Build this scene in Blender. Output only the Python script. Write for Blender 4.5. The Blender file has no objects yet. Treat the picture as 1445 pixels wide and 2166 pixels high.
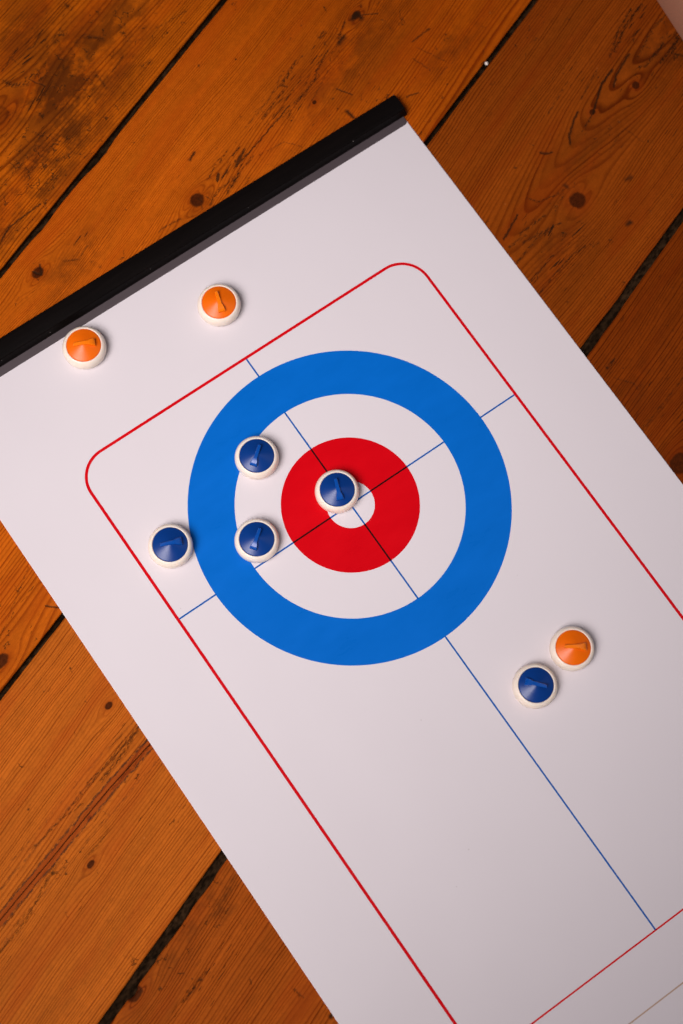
import bpy, bmesh, math, random
from mathutils import Matrix, Vector, noise as mnoise

random.seed(7)
sc = bpy.context.scene
MM = 0.001

# ------------------------------------------------------------------ camera
R = ((0.8172871083581966, -0.573609294162402, 0.05490136757762348),
     (0.5470398768342934, 0.802295462400969, 0.23889195081419534),
     (-0.18107776137478457, -0.16521007433326163, 0.9694928961443068))
camd = bpy.data.cameras.new('camera')
cam = bpy.data.objects.new('camera', camd)
sc.collection.objects.link(cam)
M = Matrix(R).transposed().to_4x4()
M.translation = Vector((-161.2607, -142.1431, 830.2222)) * MM
cam.matrix_world = M
camd.sensor_fit = 'VERTICAL'
camd.sensor_height = 36.0
camd.lens = 3505.5857 / 2166 * 36.0
camd.clip_start = 0.01
camd.clip_end = 50
camd.dof.use_dof = True
camd.dof.focus_distance = 0.852
camd.dof.aperture_fstop = 7.0
sc.camera = cam

# ------------------------------------------------------------------ light
world = bpy.data.worlds.new('World')
sc.world = world
world.use_nodes = True
bg = world.node_tree.nodes['Background']
bg.inputs['Color'].default_value = (1.0, 0.80, 0.92, 1)
bg.inputs['Strength'].default_value = 0.06

ld = bpy.data.lights.new('softbox', 'AREA')
ld.shape = 'RECTANGLE'
ld.size = 0.65
ld.size_y = 0.65
ld.energy = 1.9
ld.color = (1.0, 0.925, 0.925)
ld.spread = math.radians(53)
lo = bpy.data.objects.new('softbox', ld)
sc.collection.objects.link(lo)
lo.location = Vector((-540, -30, 850)) * MM
aim = Vector((-28, 78, 0)) * MM
lo.rotation_euler = (aim - lo.location).to_track_quat('-Z', 'Y').to_euler()

# weak second window on the other side of the room
l2 = bpy.data.lights.new('far_window', 'AREA')
l2.shape = 'RECTANGLE'
l2.size = 0.5
l2.size_y = 0.8
l2.energy = 0.7
l2.color = (0.93, 0.93, 1.0)
o2 = bpy.data.objects.new('far_window', l2)
sc.collection.objects.link(o2)
o2.location = Vector((640, -260, 900)) * MM
o2.rotation_euler = (Vector((0, 30, 0)) * MM - o2.location).to_track_quat('-Z', 'Y').to_euler()

sc.view_settings.view_transform = 'Standard'
sc.view_settings.look = 'None'
sc.view_settings.exposure = 0.0
sc.view_settings.gamma = 1.0


# ------------------------------------------------------------------ helpers
def link(o, parent=None):
    sc.collection.objects.link(o)
    if parent:
        o.parent = parent
    return o


def obj(name, bm, mats, parent=None, smooth=False, sharp=None):
    me = bpy.data.meshes.new(name)
    bmesh.ops.recalc_face_normals(bm, faces=bm.faces)
    bm.to_mesh(me)
    bm.free()
    for m in (mats if isinstance(mats, (list, tuple)) else [mats]):
        me.materials.append(m)
    if smooth:
        for p in me.polygons:
            p.use_smooth = True
        if sharp:
            me.set_sharp_from_angle(angle=math.radians(sharp))
    return link(bpy.data.objects.new(name, me), parent)


def empty(name, loc=(0, 0, 0), rz=0, parent=None):
    o = bpy.data.objects.new(name, None)
    o.empty_display_size = 0.01
    o.location = Vector(loc) * MM
    o.rotation_euler.z = rz
    return link(o, parent)


def tag(o, label=None, cat=None, group=None, kind=None):
    for k, v in (('label', label), ('category', cat), ('group', group), ('kind', kind)):
        if v:
            o[k] = v
    return o


class G:
    """tiny expression builder over shader nodes"""
    def __init__(s, name):
        s.mat = bpy.data.materials.new(name)
        s.mat.use_nodes = True
        s.nt = s.mat.node_tree
        s.bsdf = s.nt.nodes['Principled BSDF']

    def set(s, sock, v):
        if isinstance(v, bpy.types.NodeSocket):
            s.nt.links.new(v, sock)
        elif v is not None:
            sock.default_value = v

    def m(s, op, a, b=None, c=None, clamp=False):
        n = s.nt.nodes.new('ShaderNodeMath')
        n.operation = op
        n.use_clamp = clamp
        s.set(n.inputs[0], a)
        s.set(n.inputs[1], b)
        s.set(n.inputs[2], c)
        return n.outputs[0]

    def add(s, a, b): return s.m('ADD', a, b)
    def sub(s, a, b): return s.m('SUBTRACT', a, b)
    def mul(s, a, b): return s.m('MULTIPLY', a, b)
    def div(s, a, b): return s.m('DIVIDE', a, b)
    def madd(s, a, b, c): return s.m('MULTIPLY_ADD', a, b, c)

    def step(s, x, lo, hi, a=0.0, b=1.0):
        n = s.nt.nodes.new('ShaderNodeMapRange')
        n.interpolation_type = 'SMOOTHSTEP'
        s.set(n.inputs[0], x)
        n.inputs[1].default_value = lo
        n.inputs[2].default_value = hi
        n.inputs[3].default_value = a
        n.inputs[4].default_value = b
        return n.outputs[0]

    def vec(s, x, y, z=0.0):
        n = s.nt.nodes.new('ShaderNodeCombineXYZ')
        s.set(n.inputs[0], x)
        s.set(n.inputs[1], y)
        s.set(n.inputs[2], z)
        return n.outputs[0]

    def xyz(s):
        tc = s.nt.nodes.new('ShaderNodeTexCoord')
        sp = s.nt.nodes.new('ShaderNodeSeparateXYZ')
        s.nt.links.new(tc.outputs['Object'], sp.inputs[0])
        return [s.mul(sp.outputs[i], 1000.0) for i in range(3)]

    def noise(s, v, detail=2.0, rough=0.5, scale=1.0, dist=0.0):
        n = s.nt.nodes.new('ShaderNodeTexNoise')
        n.inputs['Scale'].default_value = scale
        n.inputs['Detail'].default_value = detail
        n.inputs['Roughness'].default_value = rough
        n.inputs['Distortion'].default_value = dist
        s.set(n.inputs['Vector'], v)
        return n.outputs['Fac']

    def voro(s, v, feature='F1', scale=1.0):
        n = s.nt.nodes.new('ShaderNodeTexVoronoi')
        n.feature = feature
        n.inputs['Scale'].default_value = scale
        s.set(n.inputs['Vector'], v)
        return n

    def mix(s, f, a, b):
        n = s.nt.nodes.new('ShaderNodeMix')
        n.data_type = 'RGBA'
        s.set(n.inputs[0], f)
        s.set(n.inputs[6], a if isinstance(a, bpy.types.NodeSocket) else (*a, 1))
        s.set(n.inputs[7], b if isinstance(b, bpy.types.NodeSocket) else (*b, 1))
        return n.outputs[2]

    def bright(s, col, f):
        n = s.nt.nodes.new('ShaderNodeVectorMath')
        n.operation = 'SCALE'
        s.set(n.inputs[0], col)
        s.set(n.inputs[3], f)
        return n.outputs[0]

    def bump(s, h, dist, strength=1.0):
        n = s.nt.nodes.new('ShaderNodeBump')
        n.inputs['Strength'].default_value = strength
        n.inputs['Distance'].default_value = dist
        s.set(n.inputs['Height'], h)
        s.set(s.bsdf.inputs['Normal'], n.outputs[0])

    def col(s, c): s.set(s.bsdf.inputs['Base Color'], c if isinstance(c, bpy.types.NodeSocket) else (*c, 1))
    def rough(s, r): s.set(s.bsdf.inputs['Roughness'], r)


# ------------------------------------------------------------------ wood of the floor
def wood(name, seed, tint, heart, z0, tilt, xz, spacing, knots=(), grime=(), checks=(), band=None,
         dark=0.5, tone=0.35, strokes=()):
    g = G(name)
    X, Y, Z = g.xyz()
    off = seed * 37.7
    Xo = g.add(X, off * 10)
    Yo = g.add(Y, off * 3)
    # slow wander of the grain
    w1 = g.noise(g.vec(g.mul(Xo, 1 / 170), g.mul(Yo, 1 / 60), off), 2.0)
    w2 = g.noise(g.vec(g.mul(Xo, 1 / 38), g.mul(Yo, 1 / 11), off + 4), 2.0)
    w3 = g.noise(g.vec(g.mul(Xo, 1 / 12), g.mul(Yo, 1 / 2.2), off + 9), 2.0)
    Yw = g.madd(w1, 12.0, Y)
    Yw = g.madd(w2, 1.5, Yw)
    Yw = g.madd(w3, 0.5, Yw)
    Yw = g.add(Yw, -7.0)
    kmask = kring = khalo = None
    for (kx, ky, kr, ka) in knots:
        dx = g.mul(g.sub(X, kx), 0.42)
        dy = g.sub(Y, ky)
        d2 = g.add(g.mul(dx, dx), g.mul(dy, dy))
        soft, ka = ka < 0, abs(ka)
        RR = (kr * 1.9 + 1.0) ** 2
        Yw = g.sub(Yw, g.div(g.mul(dy, RR * 0.95), g.add(d2, RR * 0.35)))
        ex = g.mul(g.sub(X, kx), 1.0 / ka)
        wob = g.noise(g.vec(g.mul(X, 0.35), g.mul(Y, 0.35), off + kx), 2.0)
        d = g.m('SQRT', g.add(g.mul(ex, ex), g.mul(dy, dy)))
        d = g.madd(g.sub(wob, 0.5), kr * 0.45, d)
        km = g.step(d, kr * 0.85, kr * 1.12, 1.0, 0.0)
        rim = g.mul(g.step(d, kr * 0.75, kr * 1.0), g.step(d, kr * 1.0, kr * 1.3, 1.0, 0.0))
        hl = g.step(d, kr * 0.9, kr * 3.4, 1.0, 0.0)
        if soft:      # sound knot: only the rings bend round it
            km = g.mul(km, 0.25)
            rim = g.mul(rim, 0.5)
        kmask = km if kmask is None else g.m('MAXIMUM', kmask, km)
        kring = rim if kring is None else g.m('MAXIMUM', kring, rim)
        khalo = hl if khalo is None else g.m('MAXIMUM', khalo, hl)
    dy = g.sub(Yw, heart)
    zz = g.madd(g.sub(X, xz), -tilt, z0)
    if band:
        zz = g.mix_f(g.step(X, -60, 90), 3.0, zz)
    rr = g.m('SQRT', g.add(g.mul(dy, dy), g.mul(zz, zz)))
    rw = g.noise(g.vec(g.mul(rr, 1 / 9), off, 0.0), 2.0)
    rr = g.madd(rw, spacing * 4.5, rr)
    t = g.m('FRACT', g.div(rr, spacing))
    late = g.mul(g.step(t, 0.38, 0.84), g.step(t, 0.86, 0.98, 1.0, 0.0))
    ringid = g.noise(g.vec(g.mul(rr, 1 / (spacing * 1.6)), off + 2, g.mul(Xo, 1 / 400)), 1.0)
    lstr = g.mul(late, g.step(ringid, 0.3, 0.68, 0.35, 1.0))
    fib = g.noise(g.vec(g.mul(Xo, 1 / 16), g.mul(Yo, 1 / 0.35), off), 3.0, 0.6)
    big = g.noise(g.vec(g.mul(Xo, 1 / 120), g.mul(Yo, 1 / 22), off + 1), 3.0, 0.55)
    bands = g.noise(g.vec(g.mul(Xo, 1 / 500), g.mul(Yw, 1 / 6), off + 3), 2.0, 0.5)
    mott = g.noise(g.vec(g.mul(Xo, 1 / 5), g.mul(Yo, 1 / 3.5), off + 5), 4.0, 0.65)
    light = tint
    dk = (tint[0] * dark, tint[1] * dark * 0.72, tint[2] * dark * 0.6)
    c = g.mix(lstr, light, dk)
    v = g.madd(g.sub(big, 0.5), tone * 2.2, 1.0)
    v = g.mul(v, g.madd(g.sub(bands, 0.5), tone * 1.2, 1.0))
    v = g.mul(v, g.madd(g.sub(fib, 0.5), 0.42, 1.0))
    v = g.mul(v, g.madd(g.sub(mott, 0.5), 0.48, 1.0))
    pore = g.noise(g.vec(g.mul(Xo, 1 / 1.6), g.mul(Yo, 1 / 0.45), off + 6), 2.0, 0.6)
    v = g.mul(v, g.madd(g.sub(pore, 0.5), 0.50, 1.0))
    c = g.bright(c, v)
    red = g.noise(g.vec(g.mul(Xo, 1 / 60), g.mul(Yo, 1 / 14), off + 12), 2.0)
    c = g.mix(g.step(red, 0.45, 0.75, 0.0, 0.45), c, (tint[0] * 0.85, tint[1] * 0.55, tint[2] * 0.6))
    bumph = g.mul(lstr, 0.5)
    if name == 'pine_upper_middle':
        c = g.mix(g.step(g.madd(big, 80.0, X), 150, 300, 0.0, 0.8), c, g.scale3(c, (0.74, 0.66, 0.4)))  # dimmer light toward the upper right, put into the wood colour
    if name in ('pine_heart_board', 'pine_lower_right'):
        fall_n = g.noise(g.vec(g.mul(X, 1 / 60), g.mul(Y, 1 / 30), 77.0), 2.0)
        c = g.mix(g.step(g.madd(fall_n, 90.0, X), 60, 190, 0.0, 0.75), c, g.scale3(c, (0.38, 0.26, 0.12)))  # light falloff at the right end, painted as darker, redder wood
    if kmask is not None:
        c = g.mix(g.mul(khalo, 0.42), c, (tint[0] * 0.55, tint[1] * 0.32, tint[2] * 0.3))
        kn = g.noise(g.vec(g.mul(X, 0.6), g.mul(Y, 0.9), off), 3.0)
        kc = g.mix(g.step(kn, 0.3, 0.8), (0.050, 0.009, 0.002), (0.085, 0.016, 0.003))
        c = g.mix(kmask, c, kc)
        c = g.mix(g.mul(kring, 0.65), c, (0.03, 0.006, 0.002))
    # region masks
    def region(lst):
        r = None
        for (cx, cy, sx, sy, a) in lst:
            ex = g.mul(g.sub(X, cx), 1 / sx)
            ey = g.mul(g.sub(Y, cy), 1 / sy)
            q = g.m('EXPONENT', g.mul(g.add(g.mul(ex, ex), g.mul(ey, ey)), -1.0))
            q = g.mul(q, a)
            r = q if r is None else g.m('MAXIMUM', r, q)
        return r
    # grime rubbed into the grain
    gm = region(grime) if grime else None
    if gm is not None:
        n1 = g.noise(g.vec(g.mul(Xo, 1 / 9), g.mul(Yo, 1 / 6), 3.3), 6.0, 0.72)
        n2 = g.noise(g.vec(g.mul(Xo, 1 / 34), g.mul(Yo, 1 / 22), 8.3), 3.0, 0.6)
        q = g.step(g.add(g.mul(n1, 0.55), g.mul(n2, 0.55)), 0.42, 0.64)
        q = g.m('MULTIPLY', q, gm, clamp=True)
        c = g.mix(g.mul(q, 0.80), c, (0.046, 0.012, 0.003))
    # inky checks that follow the grain
    cm = region(checks) if checks else None
    base = 0.0
    cn = g.noise(g.vec(g.mul(Xo, 1 / 13), g.mul(Yw, 1 / 0.95), off + 20), 2.0, 0.6)
    cn2 = g.noise(g.vec(g.mul(Xo, 1 / 24), g.mul(Yo, 1 / 9), off + 22), 3.0, 0.6)
    lim = g.madd(cn2, 0.30, cn)
    if cm is not None:
        lim = g.madd(cm, 0.155, lim)
    ck = g.step(lim, 0.875, 0.93)
    c = g.mix(g.mul(ck, 0.85), c, (0.018, 0.008, 0.004))
    bumph = g.madd(ck, -1.3, bumph)
    # squiggly scratches and dents
    wx = g.noise(g.vec(g.mul(Xo, 0.16), g.mul(Yo, 0.16), 1.0), 3.0, 0.6)
    wy = g.noise(g.vec(g.mul(Xo, 0.16), g.mul(Yo, 0.16), 7.0), 3.0, 0.6)
    sv = g.vec(g.madd(wx, 1.6, g.mul(Xo, 1 / 11)), g.madd(wy, 1.6, g.mul(Yo, 1 / 8)), 0.0)
    ed = g.voro(sv, 'DISTANCE_TO_EDGE').outputs['Distance']
    sm = g.noise(g.vec(g.mul(Xo, 1 / 7), g.mul(Yo, 1 / 7), 31.0), 3.0, 0.6)
    sm2 = g.noise(g.vec(g.mul(Xo, 1 / 45), g.mul(Yo, 1 / 40), 35.0), 2.0, 0.6)
    smk = g.madd(sm2, 0.45, sm)
    if gm is not None:
        smk = g.madd(gm, 0.12, smk)
    sq = g.mul(g.step(ed, 0.010, 0.040, 1.0, 0.0), g.step(smk, 0.86, 0.94))
    c = g.mix(g.mul(sq, 0.75), c, (0.03, 0.012, 0.004))
    bumph = g.madd(sq, -0.8, bumph)
    # small round dents / specks
    vo = g.voro(g.vec(g.mul(Xo, 1 / 12), g.mul(Yo, 1 / 9), 0.0))
    sp = g.nt.nodes.new('ShaderNodeSeparateColor')
    g.nt.links.new(vo.outputs['Color'], sp.inputs[0])
    dd = g.madd(g.sub(mott, 0.5), 0.08, vo.outputs['Distance'])
    dots = g.mul(g.step(dd, 0.03, 0.075, 1.0, 0.0), g.step(sp.outputs[0], 0.70, 0.78))
    c = g.mix(g.mul(dots, 0.75), c, (0.03, 0.010, 0.004))
    # rare pale scratches
    v2 = g.voro(g.vec(g.madd(wx, 0.8, g.mul(g.add(Xo, Yo), 1 / 38)), g.madd(wy, 0.8, g.mul(g.sub(Yo, Xo), 1 / 21)), 5.0), 'DISTANCE_TO_EDGE').outputs['Distance']
    ps = g.mul(g.step(v2, 0.004, 0.012, 1.0, 0.0), g.step(sm, 0.66, 0.72))
    c = g.mix(g.mul(ps, 0.45), c, (tint[0] * 1.3, tint[1] * 1.9, tint[2] * 6))
    for dash in (0, 1):
        acc = None
        jx = g.noise(g.vec(g.mul(X, 1 / 3.2), g.mul(Y, 1 / 3.2), 51.0), 4.0, 0.7)
        jy = g.noise(g.vec(g.mul(X, 1 / 3.2), g.mul(Y, 1 / 3.2), 57.0), 4.0, 0.7)
        P = g.vec(g.madd(g.sub(jx, 0.5), 2.4, X), g.madd(g.sub(jy, 0.5), 2.4, Y), 0.0)
        for pts, w_, a_, d_ in strokes:
            if d_ != dash:
                continue
            for p0, p1 in zip(pts[:-1], pts[1:]):
                dx, dy = p1[0] - p0[0], p1[1] - p0[1]
                L2 = dx * dx + dy * dy + 1e-6
                q = g.vm('SUBTRACT', P, (p0[0], p0[1], 0))
                h = g.m('ADD', g.vm('DOT_PRODUCT', q, (dx / L2, dy / L2, 0), out=1), 0.0, clamp=True)
                near = g.vm('MULTIPLY_ADD', g.vec(h, h, 0.0), (dx, dy, 0), (p0[0], p0[1], 0))
                dist = g.vm('DISTANCE', P, near, out=1)
                v_ = g.madd(dist, -a_ / (w_ * 1.7), a_ * 1.2)
                acc = v_ if acc is None else g.m('MAXIMUM', acc, v_)
        if acc is None:
            continue
        acc = g.m('MAXIMUM', acc, 0.0)
        if dash:
            brk = g.noise(g.vec(g.mul(X, 1 / 2.6), g.mul(Y, 1 / 0.8), 61.0), 3.0, 0.65)
            acc = g.mul(acc, g.step(brk, 0.44, 0.56))
        acc = g.m('MINIMUM', acc, 0.9)
        c = g.mix(acc, c, (0.022, 0.009, 0.004))
        bumph = g.madd(acc, -1.2, bumph)
    if band:
        # resin seam with a hairline split in the middle
        pts = band
        yc = None
        for (xa, ya), (xb, yb) in zip(pts[:-1], pts[1:]):
            sl = (yb - ya) / (xb - xa)
            seg = g.madd(g.sub(X, xa), sl, ya)
            if yc is None:
                yc = seg
            else:
                yc = g.mix_f(g.step(X, xa - 4, xa + 4), seg, yc)
        jn = g.noise(g.vec(g.mul(X, 1 / 7), g.mul(Y, 1 / 6), 2.0), 6.0, 0.75)
        jn2 = g.noise(g.vec(g.mul(X, 1 / 3.2), g.mul(Y, 1 / 1.4), 6.0), 3.0, 0.7)
        d = g.sub(Y, yc)
        dj = g.madd(g.sub(jn, 0.5), 3.2, d)
        ad = g.m('ABSOLUTE', dj)
        fade = g.step(X, -150, -60, 1.0, 0.0)
        core = g.mul(g.step(ad, 1.9, 2.5, 1.0, 0.0), fade)
        c = g.mix(g.mul(core, 0.7), c, (tint[0] * 0.60, tint[1] * 0.38, tint[2] * 0.6))
        edg = g.mul(g.step(ad, 1.8, 2.3), g.step(ad, 2.6, 3.5, 1.0, 0.0))
        edg = g.mul(edg, g.step(jn2, 0.36, 0.54))
        c = g.mix(g.mul(g.mul(edg, fade), 0.88), c, (0.060, 0.022, 0.012))
        hair = g.mul(g.step(g.m('ABSOLUTE', g.madd(g.sub(jn, 0.5), 0.9, d)), 0.12, 0.34, 1.0, 0.0), fade)
        c = g.mix(g.mul(hair, 0.9), c, (0.012, 0.004, 0.002))
        bumph = g.madd(hair, -2.0, bumph)
        bumph = g.madd(g.mul(edg, fade), -0.6, bumph)
        # companion stains running beside the seam
        for oy, wdt, st in ((9.5, 0.9, 0.55), (-8.5, 0.7, 0.45), (14.0, 0.6, 0.4)):
            e = g.m('ABSOLUTE', g.madd(g.sub(jn, 0.5), 5.0, g.sub(d, oy)))
            q = g.mul(g.step(e, 0.1, wdt, 1.0, 0.0), g.step(jn2, 0.40, 0.60))
            c = g.mix(g.mul(g.mul(q, fade), st), c, (0.07, 0.022, 0.008))
    # the sides of the boards are raw and dirty
    side = g.step(Z, -2.2, -0.95, 1.0, 0.0)
    c = g.mix(g.mul(side, 0.93), c, (0.018, 0.010, 0.005))
    g.col(c)
    rg = g.madd(mott, 0.22, 0.36)
    rg = g.madd(ck, 0.2, rg)
    g.rough(rg)
    g.bsdf.inputs['Specular IOR Level'].default_value = 0.10
    g.bsdf.inputs['Specular Tint'].default_value = (1.0, 0.55, 0.25, 1)
    g.bump(g.madd(mott, 0.35, bumph), 0.00022, 0.75)
    return g.mat


def mix_f(s, f, a, b):
    n = s.nt.nodes.new('ShaderNodeMix')
    n.data_type = 'FLOAT'
    s.set(n.inputs[0], f)
    s.set(n.inputs[2], a)
    s.set(n.inputs[3], b)
    return n.outputs[0]


G.mix_f = mix_f


def scale3(s, col, k):
    n = s.nt.nodes.new('ShaderNodeVectorMath')
    n.operation = 'MULTIPLY'
    s.set(n.inputs[0], col)
    n.inputs[1].default_value = k
    return n.outputs[0]


G.scale3 = scale3


def vm(s, op, a, b=None, c=None, out=0):
    n = s.nt.nodes.new('ShaderNodeVectorMath')
    n.operation = op
    s.set(n.inputs[0], a)
    s.set(n.inputs[1], b)
    s.set(n.inputs[2], c)
    return n.outputs[out]


G.vm = vm

# ------------------------------------------------------------------ floor (plank frame)
ANG = math.radians(19.5186)
floor_z = -0.60
gd = G('gap_dust')
gx, gy, gz = gd.xyz()
dn = gd.noise(gd.vec(gd.mul(gx, 0.22), gd.mul(gy, 0.45), 0.0), 4.0, 0.6)
dn2 = gd.noise(gd.vec(gd.mul(gx, 1 / 30), gd.mul(gy, 1 / 8), 0.0), 2.0, 0.6)
gd.col(gd.mix(gd.mul(gd.step(dn, 0.35, 0.68), gd.step(dn2, 0.3, 0.7, 0.4, 1.0)), (0.006, 0.003, 0.001), (0.045, 0.023, 0.010)))
gd.rough(0.95)
gd.bsdf.inputs['Specular IOR Level'].default_value = 0.05
gd.bump(dn, 0.0006, 0.8)

bm = bmesh.new()
NX, NY = 560, 1
# dust-filled base below the boards: fine only along the gaps
def base_strip(bm, y0, y1, zc):
    rows = []
    nx, ny = 420, 6
    for i in range(nx + 1):
        x = -480 + 1100 * i / nx
        row = []
        for j in range(ny + 1):
            y = y0 + (y1 - y0) * j / ny
            z = zc + 0.9 * mnoise.noise(Vector((x / 14, y / 3, 2))) + 0.5 * mnoise.noise(Vector((x / 3.5, y / 1.6, 5)))
            row.append(bm.verts.new((x * MM, y * MM, z * MM)))
        rows.append(row)
    for i in range(nx):
        for j in range(ny):
            bm.faces.new((rows[i][j], rows[i + 1][j], rows[i + 1][j + 1], rows[i][j + 1]))

v = [bm.verts.new((a * MM, b * MM, -21 * MM)) for a, b in ((-480, -470), (620, -470), (620, 500), (-480, 500))]
bm.faces.new(v)
for (ya, yb, zc) in ((217, 231, -4.6), (78, 91, -5.2), (-60, -45, -3.4), (-199, -187, -5), (355, 369, -5)):
    base_strip(bm, ya, yb, zc)
floor = obj('floor', bm, gd.mat, None, smooth=True)
floor.rotation_euler.z = ANG
tag(floor, 'old stained pine floorboards with dark gaps under the curling mat', 'floor', None, 'structure')

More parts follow.
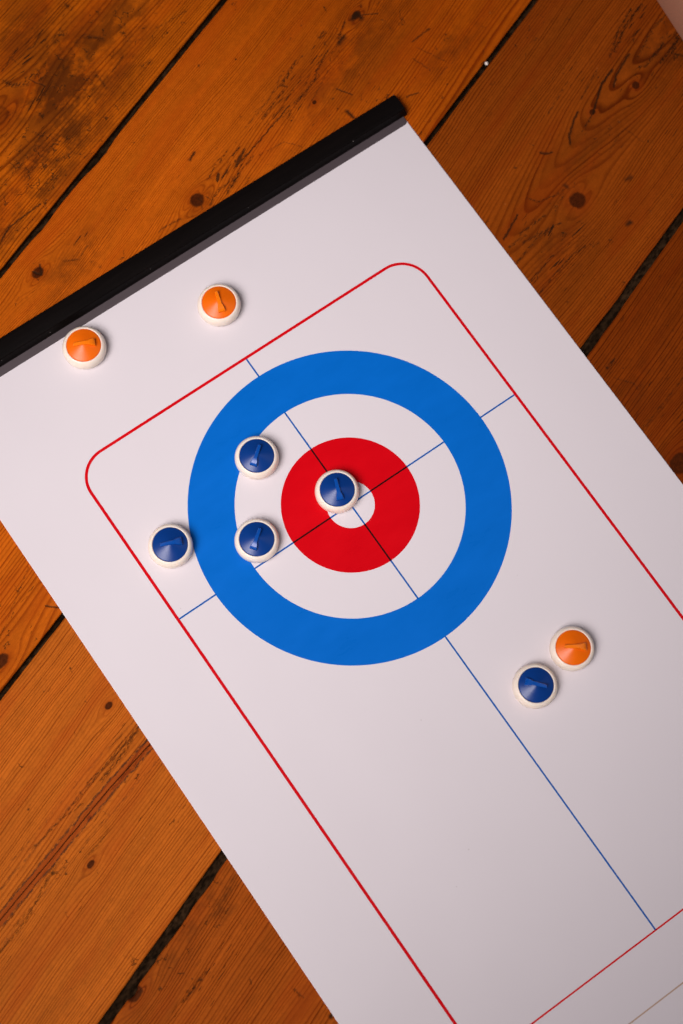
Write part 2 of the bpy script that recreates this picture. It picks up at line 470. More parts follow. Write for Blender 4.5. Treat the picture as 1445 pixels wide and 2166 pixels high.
# hairline cracks, ink-dark checks and scuffs: (points along the board in mm, half width, strength, broken)
STROKES = {
    1: [([(6.5,233.7),(16.9,235.6),(37.0,230.6)], 0.35, 0.8, 0), ([(82.3,290.8),(83.9,284.9),(89.4,279.5)], 1.0, 0.8, 1), ([(130.7,272.4),(134.8,263.8)], 1.0, 0.7, 1), ([(134.4,236.2),(139.9,234.6)], 1.1, 0.6, 1), ([(93.5,271.3),(91.5,280.5)], 0.3, 0.6, 0), ([(115.9,253.0),(113.0,244.6)], 0.6, 0.6, 1), ([(119.9,293.4),(108.1,290.8),(105.6,292.1)], 0.3, 0.6, 0), ([(139.6,292.4),(139.3,288.9)], 1.0, 0.7, 1), ([(86.8,295.3),(103.4,297.0)], 0.4, 0.6, 1), ([(95.8,297.5),(95.2,288.9),(103.6,287.3)], 0.35, 0.6, 1), ([(65.3,276.8),(88.7,269.2)], 0.3, 0.4, 1), ([(112.8,284.7),(126.6,285.6)], 0.35, 0.6, 1), ([(121.3,247.3),(133.9,248.2)], 0.4, 0.6, 1), ([(67.9,259.4),(72.6,243.8)], 0.5, 0.5, 1), ([(62.0,253.3),(59.2,247.8)], 1.3, 0.5, 1), ([(158.0,244.2),(178.4,236.7)], 0.4, 0.5, 1)],
    2: [([(171.4,168.4),(188.4,170.7)], 0.7, 0.85, 1), ([(169.8,165.7),(149.6,165.1)], 0.6, 0.8, 1), ([(164.1,169.5),(193.4,169.8)], 0.3, 0.7, 1), ([(187.5,157.5),(204.0,160.6)], 0.5, 0.8, 1), ([(167.7,156.1),(178.2,155.6),(189.1,156.4)], 0.8, 0.8, 1), ([(228.8,160.8),(232.9,161.1),(232.1,157.3)], 1.2, 0.85, 0), ([(232.6,159.6),(240.3,151.4)], 0.3, 0.7, 0), ([(214.0,160.0),(225.0,163.3)], 0.5, 0.75, 1), ([(211.8,158.1),(216.8,158.1)], 0.9, 0.8, 0), ([(208.4,169.2),(212.0,168.3)], 1.1, 0.8, 1), ([(117.8,159.7),(136.0,158.7),(164.3,157.8)], 0.3, 0.85, 0), ([(102.2,154.6),(115.6,156.2)], 0.8, 0.85, 1), ([(102.2,158.3),(121.3,155.9),(128.2,156.1)], 0.45, 0.7, 1), ([(102.8,167.7),(111.9,169.4)], 0.5, 0.75, 1), ([(105.9,182.1),(111.0,182.7)], 0.5, 0.85, 0), ([(114.1,168.4),(122.7,169.0)], 0.4, 0.7, 1), ([(89.0,157.5),(102.3,159.1)], 0.5, 0.7, 1), ([(61.7,170.3),(67.3,169.1),(75.7,165.3)], 0.45, 0.65, 1), ([(18.8,200.6),(24.5,194.7),(32.9,196.1)], 0.5, 0.6, 1), ([(27.1,188.5),(27.7,183.2)], 0.7, 0.5, 1), ([(180.7,130.5),(180.1,125.6)], 0.8, 0.85, 0), ([(188.4,143.0),(190.8,134.2)], 0.35, 0.7, 0), ([(237.6,126.0),(250.0,123.2)], 0.35, 0.7, 0), ([(229.3,120.5),(229.2,108.2)], 0.3, 0.6, 1), ([(235.9,122.5),(239.1,103.8)], 0.3, 0.5, 1), ([(229.5,102.0),(242.0,101.0)], 0.35, 0.5, 1), ([(207.8,109.3),(213.8,105.6)], 0.4, 0.7, 0), ([(102.7,139.2),(87.0,146.5)], 0.3, 0.5, 1), ([(129.7,154.1),(145.0,147.7),(149.0,137.8)], 0.3, 0.5, 1), ([(-133.9,94.0),(-130.8,87.7)], 0.35, 0.8, 0), ([(-160.5,102.2),(-123.5,113.2)], 0.3, 0.4, 1), ([(4.2,209.8),(5.4,205.1),(9.5,209.5)], 0.5, 0.8, 0), ([(179.6,172.7),(161.0,168.9),(139.4,169.2)], 0.35, 0.6, 1), ([(197.7,153.6),(168.9,149.0)], 0.35, 0.5, 1)],
    3: [([(239.1,20.5),(243.1,24.1),(252.7,27.0),(257.4,27.9)], 0.5, 0.85, 0), ([(262.1,20.8),(280.1,26.6),(291.0,26.7)], 0.5, 0.9, 0), ([(282.7,20.3),(290.2,23.3),(304.7,24.5)], 0.5, 0.85, 0), ([(301.6,32.0),(318.7,35.8),(335.2,35.6)], 0.7, 0.85, 1), ([(297.0,32.2),(315.0,37.6),(329.1,38.7)], 0.5, 0.8, 1), ([(249.5,19.4),(260.6,20.4)], 0.4, 0.7, 1), ([(198.2,21.5),(199.3,16.3),(208.3,10.4),(214.3,8.8)], 0.45, 0.65, 1), ([(224.9,31.2),(225.8,28.7),(228.7,26.2)], 0.5, 0.75, 0), ([(303.8,13.1),(321.6,12.4)], 0.7, 0.85, 1), ([(311.1,7.3),(330.1,7.0)], 0.7, 0.85, 1), ([(306.7,19.4),(326.5,22.6),(338.9,21.0)], 0.6, 0.7, 1), ([(170.3,18.6),(186.7,20.6)], 0.45, 0.85, 0), ([(178.0,13.3),(195.2,8.3)], 0.6, 0.75, 1), ([(175.4,9.0),(196.7,-1.1)], 0.6, 0.7, 1), ([(168.5,13.7),(179.2,10.3)], 0.6, 0.7, 1), ([(161.7,5.4),(183.1,4.2),(188.5,1.6)], 0.5, 0.7, 1), ([(157.2,-6.9),(178.6,-8.1)], 0.5, 0.7, 1), ([(155.8,-14.1),(184.8,-16.4),(194.0,-19.6)], 0.45, 0.6, 1), ([(240.0,-16.0),(243.0,-17.2)], 1.0, 0.6, 0), ([(218.4,-31.0),(220.2,-31.6)], 1.0, 0.8, 0), ([(216.7,9.4),(216.5,7.7)], 0.9, 0.6, 0), ([(248.7,0.6),(265.4,2.1),(264.6,-11.0)], 0.3, 0.4, 1), ([(265.5,30.6),(278.3,32.8),(285.1,33.4)], 0.5, 0.6, 1), ([(247.1,40.7),(263.9,42.3)], 0.4, 0.6, 1), ([(-153.9,19.4),(-169.9,17.5),(-187.4,18.2)], 0.8, 0.75, 1), ([(-158.0,19.8),(-177.2,19.8),(-192.2,23.2)], 0.4, 0.7, 1), ([(-163.4,21.3),(-189.0,21.1),(-221.7,23.5)], 0.3, 0.6, 1), ([(-201.5,18.8),(-214.5,23.2),(-227.9,24.4),(-234.8,26.3)], 0.4, 0.6, 1), ([(-158.2,9.4),(-173.5,9.5),(-181.6,11.6)], 0.6, 0.75, 1), ([(-232.5,12.2),(-259.6,7.0),(-280.4,7.8)], 0.5, 0.65, 1), ([(-228.5,11.6),(-250.8,8.1),(-267.0,9.8)], 0.4, 0.5, 1), ([(-204.1,0.8),(-213.7,0.6),(-221.6,1.9)], 0.35, 0.5, 1), ([(-156.5,11.8),(-168.6,11.8),(-179.1,10.5),(-186.9,11.0)], 0.35, 0.9, 0)],
    4: [([(-234.8,-78.1),(-247.7,-77.3)], 0.7, 0.75, 1), ([(-229.0,-78.0),(-243.7,-76.2)], 0.4, 0.6, 1), ([(-212.5,-139.1),(-208.3,-139.5)], 0.8, 0.85, 0), ([(148.8,-67.7),(142.5,-67.2)], 0.9, 0.8, 1), ([(132.0,-93.8),(122.8,-96.8)], 0.3, 0.5, 1), ([(139.9,-73.5),(143.7,-83.2),(141.9,-87.4)], 0.35, 0.5, 1), ([(118.1,-101.3),(161.9,-103.3)], 0.5, 0.5, 1), ([(-213.3,-122.9),(-212.4,-116.6)], 0.5, 0.6, 1)],
}

BAND = [(-120, 4.0), (-163.7, 10.1), (-189.7, 12.7), (-225.9, 14.6), (-267, 17.0), (-330, 19.0)]
WOODS = {
    1: wood('pine_top_left', 1, (0.47, 0.098, 0.003), 268, 20, 0.02, 0, 1.45,
            knots=[(64, 281, 5.0, -1.2), (150, 312, 2.0, 1.2), (262, 300, 5, 1.2), (-190, 290, 5, 1.3)],
            grime=[(105, 262, 48, 30, 1.15), (60, 244, 60, 18, 1.2), (112, 298, 30, 26, 0.75), (148, 262, 40, 22, 0.8), (20, 240, 40, 16, .9), (300, 280, 60, 30, 0.6)],
            checks=[(105, 295, 42, 26, 0.75), (70, 262, 50, 22, 0.6)], strokes=STROKES[1], dark=0.36, tone=0.25),
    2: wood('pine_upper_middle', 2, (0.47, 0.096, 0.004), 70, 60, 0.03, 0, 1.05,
            knots=[(89.2, 164.9, 3.3, 1.15), (5.3, 207.4, 2.4, 1.3), (232, 160.5, 1.8, 1.6), (174.4, 148.1, 1.0, 1.2), (-169.5, 94.6, 2.6, 1.6), (395, 120, 5, 1.3)],
            grime=[(20, 196, 26, 10, 0.7), (205, 150, 60, 22, 0.62), (247, 107, 30, 12, 0.6), (100, 160, 40, 10, 0.4)],
            checks=[(175, 163, 42, 6, 0.95), (112, 162, 24, 7, 0.95), (218, 160, 22, 5, 0.7), (30, 200, 22, 6, 0.4)], strokes=STROKES[2], dark=0.50, tone=0.28),
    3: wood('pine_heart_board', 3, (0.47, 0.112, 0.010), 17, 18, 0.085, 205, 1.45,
            knots=[(213.6, -1.0, 4.0, 1.05), (291.1, 10.9, 1.9, 1.1), (262.6, 21.5, 1.5, 1.1), (-155.7, 37.7, 1.4, 1.5), (-222.3, -2.2, 1.3, 1.6), (-205, 12, .8, 1.5), (400, 30, 4, 1.2)],
            grime=[(180, -8, 26, 20, 0.55), (325, 10, 30, 20, 0.7), (235, 10, 40, 14, 0.45)],
            checks=[(182, -8, 20, 16, 0.85), (318, 33, 30, 10, 0.8), (285, 43, 22, 8, 0.6), (325, 8, 22, 8, 0.75), (-180, 25, 30, 8, 0.5)],
            band=BAND, strokes=STROKES[3], dark=0.44, tone=0.26),
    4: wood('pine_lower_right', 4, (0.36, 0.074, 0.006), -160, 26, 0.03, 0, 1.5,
            knots=[(121, -127.3, 4.5, 1.2), (-258.5, -56.4, 2.7, 1.5), (60, -150, 4, 1.2), (250, -110, 4, 1.2)],
            grime=[(-205, -63, 34, 9, 0.95), (140, -82, 30, 20, 0.4), (105, -118, 20, 14, .5)],
            checks=[(-232, -80, 40, 12, 0.5), (130, -100, 40, 14, 0.45)], strokes=STROKES[4], dark=0.42, tone=0.32),
    5: wood('pine_outer', 5, (0.36, 0.09, 0.008), -260, 20, 0.03, 0, 1.5,
            knots=[(0, -230, 4, 1.2), (200, -260, 4, 1.2)], dark=0.45, tone=0.3),
    6: wood('pine_outer_top', 6, (0.36, 0.09, 0.008), 430, 20, 0.03, 0, 1.5,
            knots=[(0, 420, 4, 1.2), (200, 450, 4, 1.2)], dark=0.45, tone=0.3),
}

def lerp_pts(pts, x):
    if x <= pts[0][0]: return pts[0][1]
    for (xa, ya), (xb, yb) in zip(pts[:-1], pts[1:]):
        if x <= xb: return ya + (yb - ya) * (x - xa) / (xb - xa)
    return pts[-1][1]


def plank(n, low, high, chips=(), seed=0):
    """low/high: edge polylines (y of the board's two long edges); chips: (x, side, depth, length)"""
    bm = bmesh.new()
    rows = []
    xs = []
    x = -480.0
    while x <= 620:
        xs.append(x)
        x += 1.5 if -320 < x < 370 else 8.0
    for x in xs:
        a, b = lerp_pts(low, x), lerp_pts(high, x)
        a += 0.16 * mnoise.noise(Vector((x / 30, seed, 0))) + 0.13 * mnoise.noise(Vector((x / 4, seed, 3)))
        b += 0.16 * mnoise.noise(Vector((x / 30, seed, 7))) + 0.13 * mnoise.noise(Vector((x / 4, seed, 9)))
        for (cx, side, dep, ln) in chips:
            f = math.exp(-abs((x - cx) / ln) ** 3) * dep * (1 + 0.35 * mnoise.noise(Vector((x / 3, cx, 0))))
            if side > 0: b -= f
            else: a += f
        dz = 0.0
        z = floor_z
        prof = [(a + 0.1, -20.5), (a, z - 1.3), (a + 0.10, z - 0.45), (a + 0.55, z - 0.08), (a + 1.3, z)]
        for k in range(1, 4):
            prof.append((a + 1.3 + (b - a - 2.6) * k / 4, z + 0.0))
        prof += [(b - 1.3, z), (b - 0.55, z - 0.08), (b - 0.10, z - 0.45), (b, z - 1.3), (b - 0.1, -20.5)]
        rows.append([bm.verts.new((x * MM, y * MM, zz * MM)) for y, zz in prof])
    for r0, r1 in zip(rows[:-1], rows[1:]):
        for j in range(len(r0) - 1):
            bm.faces.new((r0[j], r1[j], r1[j + 1], r0[j + 1]))
    bm.faces.new(rows[0]); bm.faces.new(rows[-1])
    return obj('plank', bm, WOODS[n], floor, smooth=True, sharp=50)

A_up = [(-480, 221), (-5, 224.5), (193, 226.6), (620, 230)]
A_dn = [(-480, 217.5), (-9, 221.4), (195, 223.4), (620, 226.6)]
B_up = [(-480, 85.0), (-182, 85.5), (-132, 85.2), (191, 86.1), (300, 87.3), (620, 88.5)]
B_dn = [(-480, 82.6), (-185, 82.8), (-133, 82.6), (191, 83.7), (302, 84.4), (620, 85.5)]
C_up = [(-480, -50.8), (-279, -50.3), (-180, -49.9), (142, -49.5), (245, -50.3), (620, -52)]
C_dn = [(-480, -55.6), (-276, -55.1), (-181, -54.6), (140, -54.7), (238, -54.6), (620, -56)]
plank(1, A_up, [(-480, 361), (620, 362)], seed=1)
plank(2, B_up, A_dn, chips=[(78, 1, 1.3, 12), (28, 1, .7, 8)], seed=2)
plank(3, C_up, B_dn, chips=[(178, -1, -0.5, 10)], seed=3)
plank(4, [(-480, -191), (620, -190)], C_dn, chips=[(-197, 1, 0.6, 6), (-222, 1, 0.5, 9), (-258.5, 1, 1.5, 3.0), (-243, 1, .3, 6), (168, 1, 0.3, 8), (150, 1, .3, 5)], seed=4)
plank(5, [(-480, -330), (620, -329)], [(-480, -194.5), (620, -193.5)], seed=5)
plank(5, [(-480, -468), (620, -467)], [(-480, -333.5), (620, -332.5)], seed=6)
plank(6, [(-480, 364.5), (620, 365.5)], [(-480, 498), (620, 498)], seed=7)

# ------------------------------------------------------------------ mat
mat_root = empty('curling_mat')
tag(mat_root, 'white curling game mat with blue and red target rings and a black end bar', 'game mat')

pg = G('mat_white')
px, py, pz = pg.xyz()
n1 = pg.noise(pg.vec(pg.mul(px, 1 / 60), pg.mul(py, 1 / 60), 0), 3.0, 0.6)
vo = pg.voro(pg.vec(pg.mul(px, 1 / 17), pg.mul(py, 1 / 17), 0))
sp = pg.nt.nodes.new('ShaderNodeSeparateColor')
pg.nt.links.new(vo.outputs['Color'], sp.inputs[0])
n2 = pg.noise(pg.vec(pg.mul(px, 0.6), pg.mul(py, 0.6), 0), 2.0)
spk = pg.mul(pg.step(pg.madd(n2, 0.02, vo.outputs['Distance']), 0.018, 0.040, 1.0, 0.0), pg.step(sp.outputs[0], 0.50, 0.8, 0.0, 0.5))
c = pg.mix(n1, (0.715, 0.668, 0.690), (0.735, 0.688, 0.710))
c = pg.mix(spk, c, (0.45, 0.40, 0.40))
pg.col(c)
pg.rough(pg.madd(n1, 0.1, 0.26))
wv = pg.noise(pg.vec(pg.mul(px, 1 / 45), pg.mul(py, 1 / 90), 3), 1.0)
pg.bump(wv, 0.0006, 0.5)

def ink(name, col, rough=0.3):
    g = G(name)
    x, y, z = g.xyz()
    n = g.noise(g.vec(g.mul(x, 1 / 35), g.mul(y, 1 / 14), 0), 4.0, 0.6)
    g.col(g.mix(n, tuple(k * 0.87 for k in col), tuple(min(1, k * 1.12) for k in col)))
    g.rough(g.madd(n, 0.2, rough - 0.1))
    g.bsdf.inputs['Specular IOR Level'].default_value = 0.12
    g.bump(g.noise(g.vec(g.mul(x, 1 / 45), g.mul(y, 1 / 90), 3), 1.0), 0.0006, 0.5)
    return g.mat

INK_BLUE = ink('ink_blue', (0.001, 0.136, 0.56))
INK_RED = ink('ink_red', (0.62, 0.001, 0.006))
INK_LINE = ink('ink_line_blue', (0.001, 0.100, 0.40))
INK_DARK = ink('ink_overprint', (0.022, 0.003, 0.004))
INK_TAN = ink('ink_faint_tan', (0.50, 0.35, 0.26))

HL, HR, TOP, BOT, TH = 152.7, 150.7, 168.0, -640.0, 0.45
def lift(y):
    # the sheet rises a little into the slot of the end bar
    return 0.0
bm = bmesh.new()
ys = [BOT, -500, -400, -300, -200, -100, 0, 60, 100, 130, 145, 155, 160, 164, TOP]
xs_ = [-HL, -HL + 0.25, -75, 0, 75, HR - 0.25, HR]
top = [[bm.verts.new((x * MM, y * MM, (lift(y) - (0.12 if i in (0, len(xs_) - 1) else 0)) * MM)) for i, x in enumerate(xs_)] for y in ys]
bot = [[bm.verts.new((x * MM, y * MM, (lift(y) - TH) * MM)) for x in xs_] for y in ys]
for j in range(len(ys) - 1):
    for i in range(len(xs_) - 1):
        bm.faces.new((top[j][i], top[j][i + 1], top[j + 1][i + 1], top[j + 1][i]))
        bm.faces.new((bot[j][i], bot[j + 1][i], bot[j + 1][i + 1], bot[j][i + 1]))
    bm.faces.new((top[j][0], top[j + 1][0], bot[j + 1][0], bot[j][0]))
    bm.faces.new((top[j][-1], bot[j][-1], bot[j + 1][-1], top[j + 1][-1]))
for r_t, r_b in ((top[0], bot[0]), (top[-1], bot[-1])):
    for i in range(len(xs_) - 1):
        bm.faces.new((r_t[i], r_b[i], r_b[i + 1], r_t[i + 1]))
obj('sheet', bm, pg.mat, mat_root)


def annulus(bm, r0, r1, z, n=192, mi=0):
    for k in range(n):
        a, b = 2 * math.pi * k / n, 2 * math.pi * (k + 1) / n
        pts = [(r0 * math.cos(a), r0 * math.sin(a)), (r1 * math.cos(a), r1 * math.sin(a)),
               (r1 * math.cos(b), r1 * math.sin(b)), (r0 * math.cos(b), r0 * math.sin(b))]
        f = bm.faces.new([bm.verts.new((p[0] * MM, p[1] * MM, z * MM)) for p in pts])
        f.material_index = mi


def strip(bm, x0, y0, x1, y1, w, z, mi=0):
    d = Vector((x1 - x0, y1 - y0)).normalized()
    nx, ny = -d.y * w / 2, d.x * w / 2
    f = bm.faces.new([bm.verts.new((a * MM, b * MM, z * MM)) for a, b in
                      ((x0 + nx, y0 + ny), (x0 - nx, y0 - ny), (x1 - nx, y1 - ny), (x1 + nx, y1 + ny))])
    f.material_index = mi

R1, R2, R3, R4 = 84.0, 59.88, 36.08, 12.6
W, T, HOG = 106.8, 96.2, 261.0
z1, z2, z3 = 0.03, 0.06, 0.09  # printed layers, a few hundredths of a millimetre proud
bm = bmesh.new(); annulus(bm, R2, R1, z1); obj('blue_ring', bm, INK_BLUE, mat_root)
bm = bmesh.new(); annulus(bm, R4, R3, z1); obj('red_ring', bm, INK_RED, mat_root)
lw = 0.86
for a, b, mi in ((T, R1 - .4, 0), (R2 + .4, R3, 0), (R3, R4, 1), (R4, -R4, 0), (-R4, -R3, 1), (-R3, -R2 - .4, 0), (-R1 + .4, -HOG, 0)):
    bm = bmesh.new(); strip(bm, 0, a, 0, b, lw, z2)
    o = obj('centre_line', bm, INK_DARK if mi else INK_LINE, mat_root)
    o['label'] = 'dark piece of the line printed over red' if mi else 'blue piece of the line'
for a, b, mi in ((-W, -R1 + .4, 0), (-R2 - .4, -R3, 0), (-R3, -R4, 1), (-R4, -lw / 2, 0), (lw / 2, R4, 0), (R4, R3, 1), (R3, R2 + .4, 0), (R1 - .4, W, 0)):
    bm = bmesh.new(); strip(bm, a, 0, b, 0, lw, z2)
    o = obj('tee_line', bm, INK_DARK if mi else INK_LINE, mat_root)
    o['label'] = 'dark piece of the line printed over red' if mi else 'blue piece of the line'
# red border with rounded corners
bm = bmesh.new()
RC, hw = 16.2, 0.78
path = [(-W, BOT + 20), (-W, T - RC)]
path += [(-W + RC - RC * math.cos(a), T - RC + RC * math.sin(a)) for a in [math.pi / 2 * k / 24 for k in range(1, 25)]]
path += [(W - RC, T)]
path += [(W - RC + RC * math.sin(a), T - RC + RC * math.cos(a)) for a in [math.pi / 2 * k / 24 for k in range(1, 25)]]
path += [(W, BOT + 20)]
L, Rr = [], []
for i, p in enumerate(path):
    a = Vector(path[max(0, i - 1)]); b = Vector(path[min(len(path) - 1, i + 1)])
    d = (b - a).normalized()
    L.append(bm.verts.new(((p[0] - d.y * hw) * MM, (p[1] + d.x * hw) * MM, z3 * MM)))
    Rr.append(bm.verts.new(((p[0] + d.y * hw) * MM, (p[1] - d.x * hw) * MM, z3 * MM)))
for i in range(len(path) - 1):
    bm.faces.new((L[i], Rr[i], Rr[i + 1], L[i + 1]))
obj('border_line', bm, INK_RED, mat_root)
bm = bmesh.new(); strip(bm, -W, -HOG, W, -HOG, 0.85, z2); obj('hog_line', bm, INK_RED, mat_root)
bm = bmesh.new(); strip(bm, -W, -288.5, W, -288.5, 0.7, z2)
o = obj('throwing_line', bm, INK_TAN, mat_root); o['label'] = 'faint tan line across the mat'

# end bar -------------------------------------------------------------
bg_ = G('bar_black')
x, y, z = bg_.xyz()
vo = bg_.voro(bg_.vec(bg_.mul(x, 1 / 5.5), bg_.mul(y, 1 / 5.5), bg_.mul(z, 1 / 5.5)))
sp = bg_.nt.nodes.new('ShaderNodeSeparateColor')
bg_.nt.links.new(vo.outputs['Color'], sp.inputs[0])
dust = bg_.mul(bg_.step(vo.outputs['Distance'], 0.02, 0.055, 1.0, 0.0), bg_.step(sp.outputs[1], 0.66, 0.80, 0.0, 0.9))
sm = bg_.noise(bg_.vec(bg_.mul(x, 1 / 30), bg_.mul(y, 1 / 3), 0), 3.0, 0.6)
c = bg_.mix(sm, (0.0025, 0.002, 0.002), (0.006, 0.004, 0.0035))
bg_.col(bg_.mix(dust, c, (0.30, 0.27, 0.25)))
bg_.rough(bg_.madd(sm, 0.2, 0.30))
bg_.bsdf.inputs['Specular IOR Level'].default_value = 0.06
BAR = bg_.mat
prof = [(163.3, -0.55), (163.3, 2.0), (163.5, 2.3), (164.5, 6.0), (164.9, 6.5), (165.7, 6.8), (173.2, 6.95), (174.2, 6.7), (174.9, 6.0), (175.2, 5.0), (175.2, -0.55)]
bm = bmesh.new()
def bar_ring(u, shrink=0.0, lean=0.0):
    return [bm.verts.new(((u - lean * max(0, zz) / 7) * MM, (y + (shrink if y < 169 else -shrink)) * MM, (zz - shrink * (zz > 0)) * MM)) for y, zz in prof]
us = [(-157.0, .5, 0), (-156.4, 0, 0)] + [(-150 + 15 * k, 0, 0) for k in range(20)] + [(152.8, 0, 1.2), (153.5, .5, 1.4)]
rings = [bar_ring(*u) for u in us]
for a, b in zip(rings[:-1], rings[1:]):
    n = len(a)
    for j in range(n):
        bm.faces.new((a[j], b[j], b[(j + 1) % n], a[(j + 1) % n]))
bm.faces.new(rings[0]); bm.faces.new(rings[-1])
obj('end_bar', bm, BAR, mat_root, smooth=True, sharp=22)
# grey clamping lip in front of the bar
lg = G('lip_grey')
x, y, z = lg.xyz()
n = lg.noise(lg.vec(lg.mul(x, 1 / 9), lg.mul(y, 1 / 2), 0), 3.0, 0.6)
lg.col(lg.mix(n, (0.050, 0.036, 0.040), (0.066, 0.048, 0.053)))
lg.rough(0.6)
lp = [(163.4, 0.1), (163.4, 0.60), (159.6, 0.42), (159.15, 0.34), (158.95, 0.20), (158.95, 0.1)]
bm = bmesh.new()
rings = []
for u, cut in [(-152.0, 1.2), (-151.2, 0.3), (-150.4, 0)] + [(-140 + 14.3 * k, 0) for k in range(20)] + [(148.6, 0), (149.5, 0.15), (150.1, 0.6), (150.5, 1.3)]:
    rings.append([bm.verts.new((u * MM, (y + (cut if y < 160 else 0)) * MM, zz * MM)) for y, zz in lp])
for a, b in zip(rings[:-1], rings[1:]):
    for j in range(len(a)):
        bm.faces.new((a[j], b[j], b[(j + 1) % len(a)], a[(j + 1) % len(a)]))
bm.faces.new(rings[0]); bm.faces.new(rings[-1])
obj('clamp_lip', bm, lg.mat, mat_root)

# ------------------------------------------------------------------ curling stones
def plastic(name, col, rough, sss=0.0, spec=0.5):
    g = G(name)
    x, y, z = g.xyz()
    n = g.noise(g.vec(g.mul(x, 1 / 2.2), g.mul(y, 1 / 2.2), g.mul(z, 1 / 2.2)), 3.0, 0.6)
    g.col(g.mix(n, tuple(k * 0.95 for k in col), tuple(min(1, k * 1.03) for k in col)))
    g.rough(g.madd(n, 0.10, rough - 0.05))
    g.bsdf.inputs['Specular IOR Level'].default_value = spec
    if sss:
        g.bsdf.inputs['Subsurface Weight'].default_value = sss
        g.bsdf.inputs['Subsurface Radius'].default_value = (0.0030, 0.0022, 0.0016)
        g.bsdf.inputs['Subsurface Scale'].default_value = 1.0
    g.bump(n, 0.00003, 0.6)
    return g.mat

CREAM = plastic('cream_plastic', (0.93, 0.80, 0.675), 0.34, 0.25)
BLUE = plastic('blue_plastic', (0.001, 0.038, 0.215), 0.30, spec=0.35)
BLUE_LIT = plastic('blue_plastic_lit', (0.001, 0.070, 0.36), 0.24, spec=0.45)  # lighter copy of the cap blue: light caught by the handle, painted in
ORANGE_LIT = plastic('orange_plastic_lit', (0.95, 0.205, 0.003), 0.26, spec=0.4)  # lit copy of the cap orange, brightness put into the handle colour
ORANGE = plastic('orange_plastic', (0.86, 0.145, 0.001), 0.33, spec=0.30)


def lathe(bm, prof, n=72):
    rings = []
    for r, z in prof:
        if r < 1e-6:
            rings.append([bm.verts.new((0, 0, z * MM))])
        else:
            rings.append([bm.verts.new((r * math.cos(2 * math.pi * k / n) * MM, r * math.sin(2 * math.pi * k / n) * MM, z * MM)) for k in range(n)])
    for a, b in zip(rings[:-1], rings[1:]):
        for k in range(n):
            k2 = (k + 1) % n
            if len(a) == 1 and len(b) == 1: continue
            if len(a) == 1: bm.faces.new((a[0], b[k], b[k2]))
            elif len(b) == 1: bm.faces.new((a[k], a[k2], b[0]))
            else: bm.faces.new((a[k], a[k2], b[k2], b[k]))


def make_stone(capmat, litmat):
    root = empty('curling_stone')
    body = [(0, 0.05), (9.9, 0.05), (10.4, 0.3), (10.95, 1.0), (11.35, 2.2), (11.5, 3.9), (11.35, 5.6), (10.9, 6.8), (10.2, 7.75), (9.5, 8.15), (9.15, 8.12), (9.05, 7.9), (9.02, 7.2), (0, 7.2)]
    # round the outline with a few interpolated rings
    bm = bmesh.new(); lathe(bm, body, 96)
    b = obj('body', bm, CREAM, root, smooth=True, sharp=42)
    s = b.modifiers.new('sub', 'SUBSURF'); s.levels = 1; s.render_levels = 2
    bm = bmesh.new()
    lathe(bm, [(8.93, 7.25), (8.93, 7.90), (8.85, 8.08), (8.6, 8.2), (6.5, 9.05), (4.4, 9.90), (2.4, 10.68), (1.4, 11.03), (0.6, 11.2), (0, 11.22)], 96)
    cap = obj('cap', bm, capmat, root, smooth=True, sharp=50)
    # handle: a slim grip that flares and drops to the cap at one end (+x), with a short riser
    bm = bmesh.new()
    secs = [(-5.1, 0.60, 11.55, 10.85), (-4.9, 0.85, 11.80, 10.70), (-3.0, 0.92, 12.1, 10.95), (0.0, 1.0, 12.25, 10.6), (1.6, 1.02, 12.2, 10.0),
            (2.6, 1.10, 12.1, 9.6), (3.3, 1.45, 11.95, 9.5), (4.6, 1.72, 11.6, 9.35), (5.9, 1.95, 11.0, 8.85), (6.15, 1.80, 10.7, 8.75)]
    rings = []
    for x, hw, zt, zb in secs:
        bev = 0.34
        pts = [(-hw, zb), (hw, zb), (hw, zt - bev), (hw - bev, zt), (-hw + bev, zt), (-hw, zt - bev)]
        rings.append([bm.verts.new((x * MM, y * MM, z * MM)) for y, z in pts])
    for a, b in zip(rings[:-1], rings[1:]):
        for j in range(6):
            bm.faces.new((a[j], b[j], b[(j + 1) % 6], a[(j + 1) % 6]))
    bm.faces.new(rings[0]); bm.faces.new(rings[-1])
    obj('handle', bm, litmat, cap, smooth=True, sharp=35)
    return root


def copy_tree(o, parent=None):
    c = o.copy()
    sc.collection.objects.link(c)
    c.parent = parent
    for ch in list(o.children):
        copy_tree(ch, c)
    return c

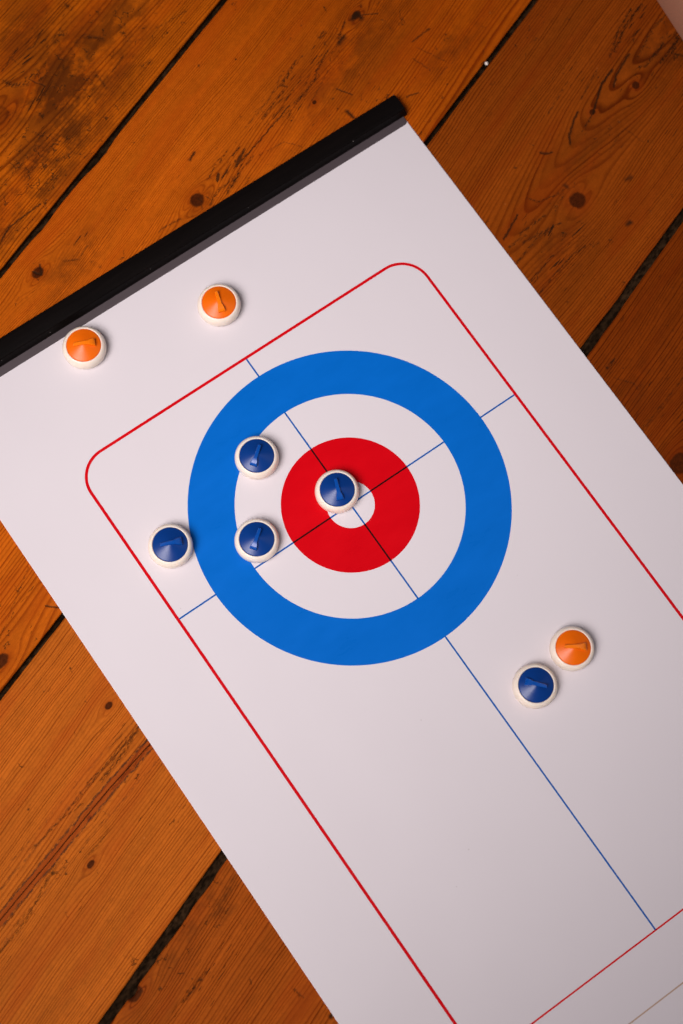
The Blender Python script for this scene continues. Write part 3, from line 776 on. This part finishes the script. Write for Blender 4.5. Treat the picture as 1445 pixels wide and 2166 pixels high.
stones = {
    'blue': [(-26.6, 47.0, -142, 'blue capped stone on the inner edge of the blue ring, nearer the black bar'),
             (-2.6, 8.9, -112, 'blue capped curling stone half covering the white centre of the red ring'),
             (-89.2, 33.1, -22, 'blue capped curling stone just outside the blue ring beside the red border line'),
             (-51.4, 10.7, -143, 'blue capped curling stone on the blue ring touching the tee line at its lower right'),
             (21.8, -130.4, 131, 'blue capped curling stone next to an orange one, away from the rings')],
    'orange': [(-67.3, 146.8, -24, 'orange capped curling stone pushed up against the grey lip of the black end bar'),
               (4.2, 127.3, -108, 'orange capped curling stone between the black end bar and the red border line'),
               (48.8, -125.9, -34, 'orange capped curling stone beside a blue one, away from the rings')],
}
for kind, capm, lit in (('blue', BLUE, BLUE_LIT), ('orange', ORANGE, ORANGE_LIT)):
    proto = make_stone(capm, lit)
    for i, (x, y, a, lab) in enumerate(stones[kind]):
        o = proto if i == 0 else copy_tree(proto)
        o.location = Vector((x, y, 0)) * MM
        o.rotation_euler.z = math.radians(a)
        tag(o, lab, 'curling stone', 'curling stones on the mat')

# ------------------------------------------------------------------ small things
# white crumb caught in the board gap
cr = G('crumb_white')
cr.col((0.80, 0.72, 0.66)); cr.rough(0.6)
bm = bmesh.new()
bmesh.ops.create_icosphere(bm, subdivisions=3, radius=1.0 * MM)
for v_ in bm.verts:
    v_.co.x *= 1.15; v_.co.z *= 0.8
    v_.co += v_.co.normalized() * (0.12 * MM * mnoise.noise(v_.co * 1200))
crumb = obj('crumb', bm, cr.mat, None, smooth=True)
crumb.location = Vector((208.7, 164.6, -0.75)) * MM
crumb.rotation_euler.z = math.radians(60)
tag(crumb, 'tiny white crumb caught in the gap between two floorboards', 'crumb')

# pale cardboard box cropped by the top right corner of the photograph
cb = G('card_beige')
x, y, z = cb.xyz()
n = cb.noise(cb.vec(cb.mul(x, 1 / 5), cb.mul(y, 1 / 5), cb.mul(z, 1 / 5)), 5.0, 0.6)
cb.col(cb.mix(n, (0.40, 0.185, 0.112), (0.44, 0.205, 0.125)))
cb.rough(0.7)
box = empty('cardboard_box', (285.6, -105.4, 0))
tag(box, 'corner of a plain beige cardboard box standing on the floorboards', 'box')
def rounded_box(x0, y0, z0, x1, y1, z1, r):
    bm = bmesh.new()
    bmesh.ops.create_cube(bm, size=1.0)
    for v_ in bm.verts:
        v_.co = Vector(((x0 + (v_.co.x + .5) * (x1 - x0)) * MM, (y0 + (v_.co.y + .5) * (y1 - y0)) * MM, (z0 + (v_.co.z + .5) * (z1 - z0)) * MM))
    bmesh.ops.bevel(bm, geom=list(bm.edges), offset=r * MM, segments=3, affect='EDGES', profile=0.5)
    return bm
obj('base', rounded_box(0.4, 0.4, -0.55, 209.6, 299.6, 26, 0.5), cb.mat, box, smooth=True, sharp=30)
obj('lid', rounded_box(0, 0, 25, 210, 300, 45, 0.8), cb.mat, box, smooth=True, sharp=30)
box.rotation_euler.z = math.radians(-6.2)
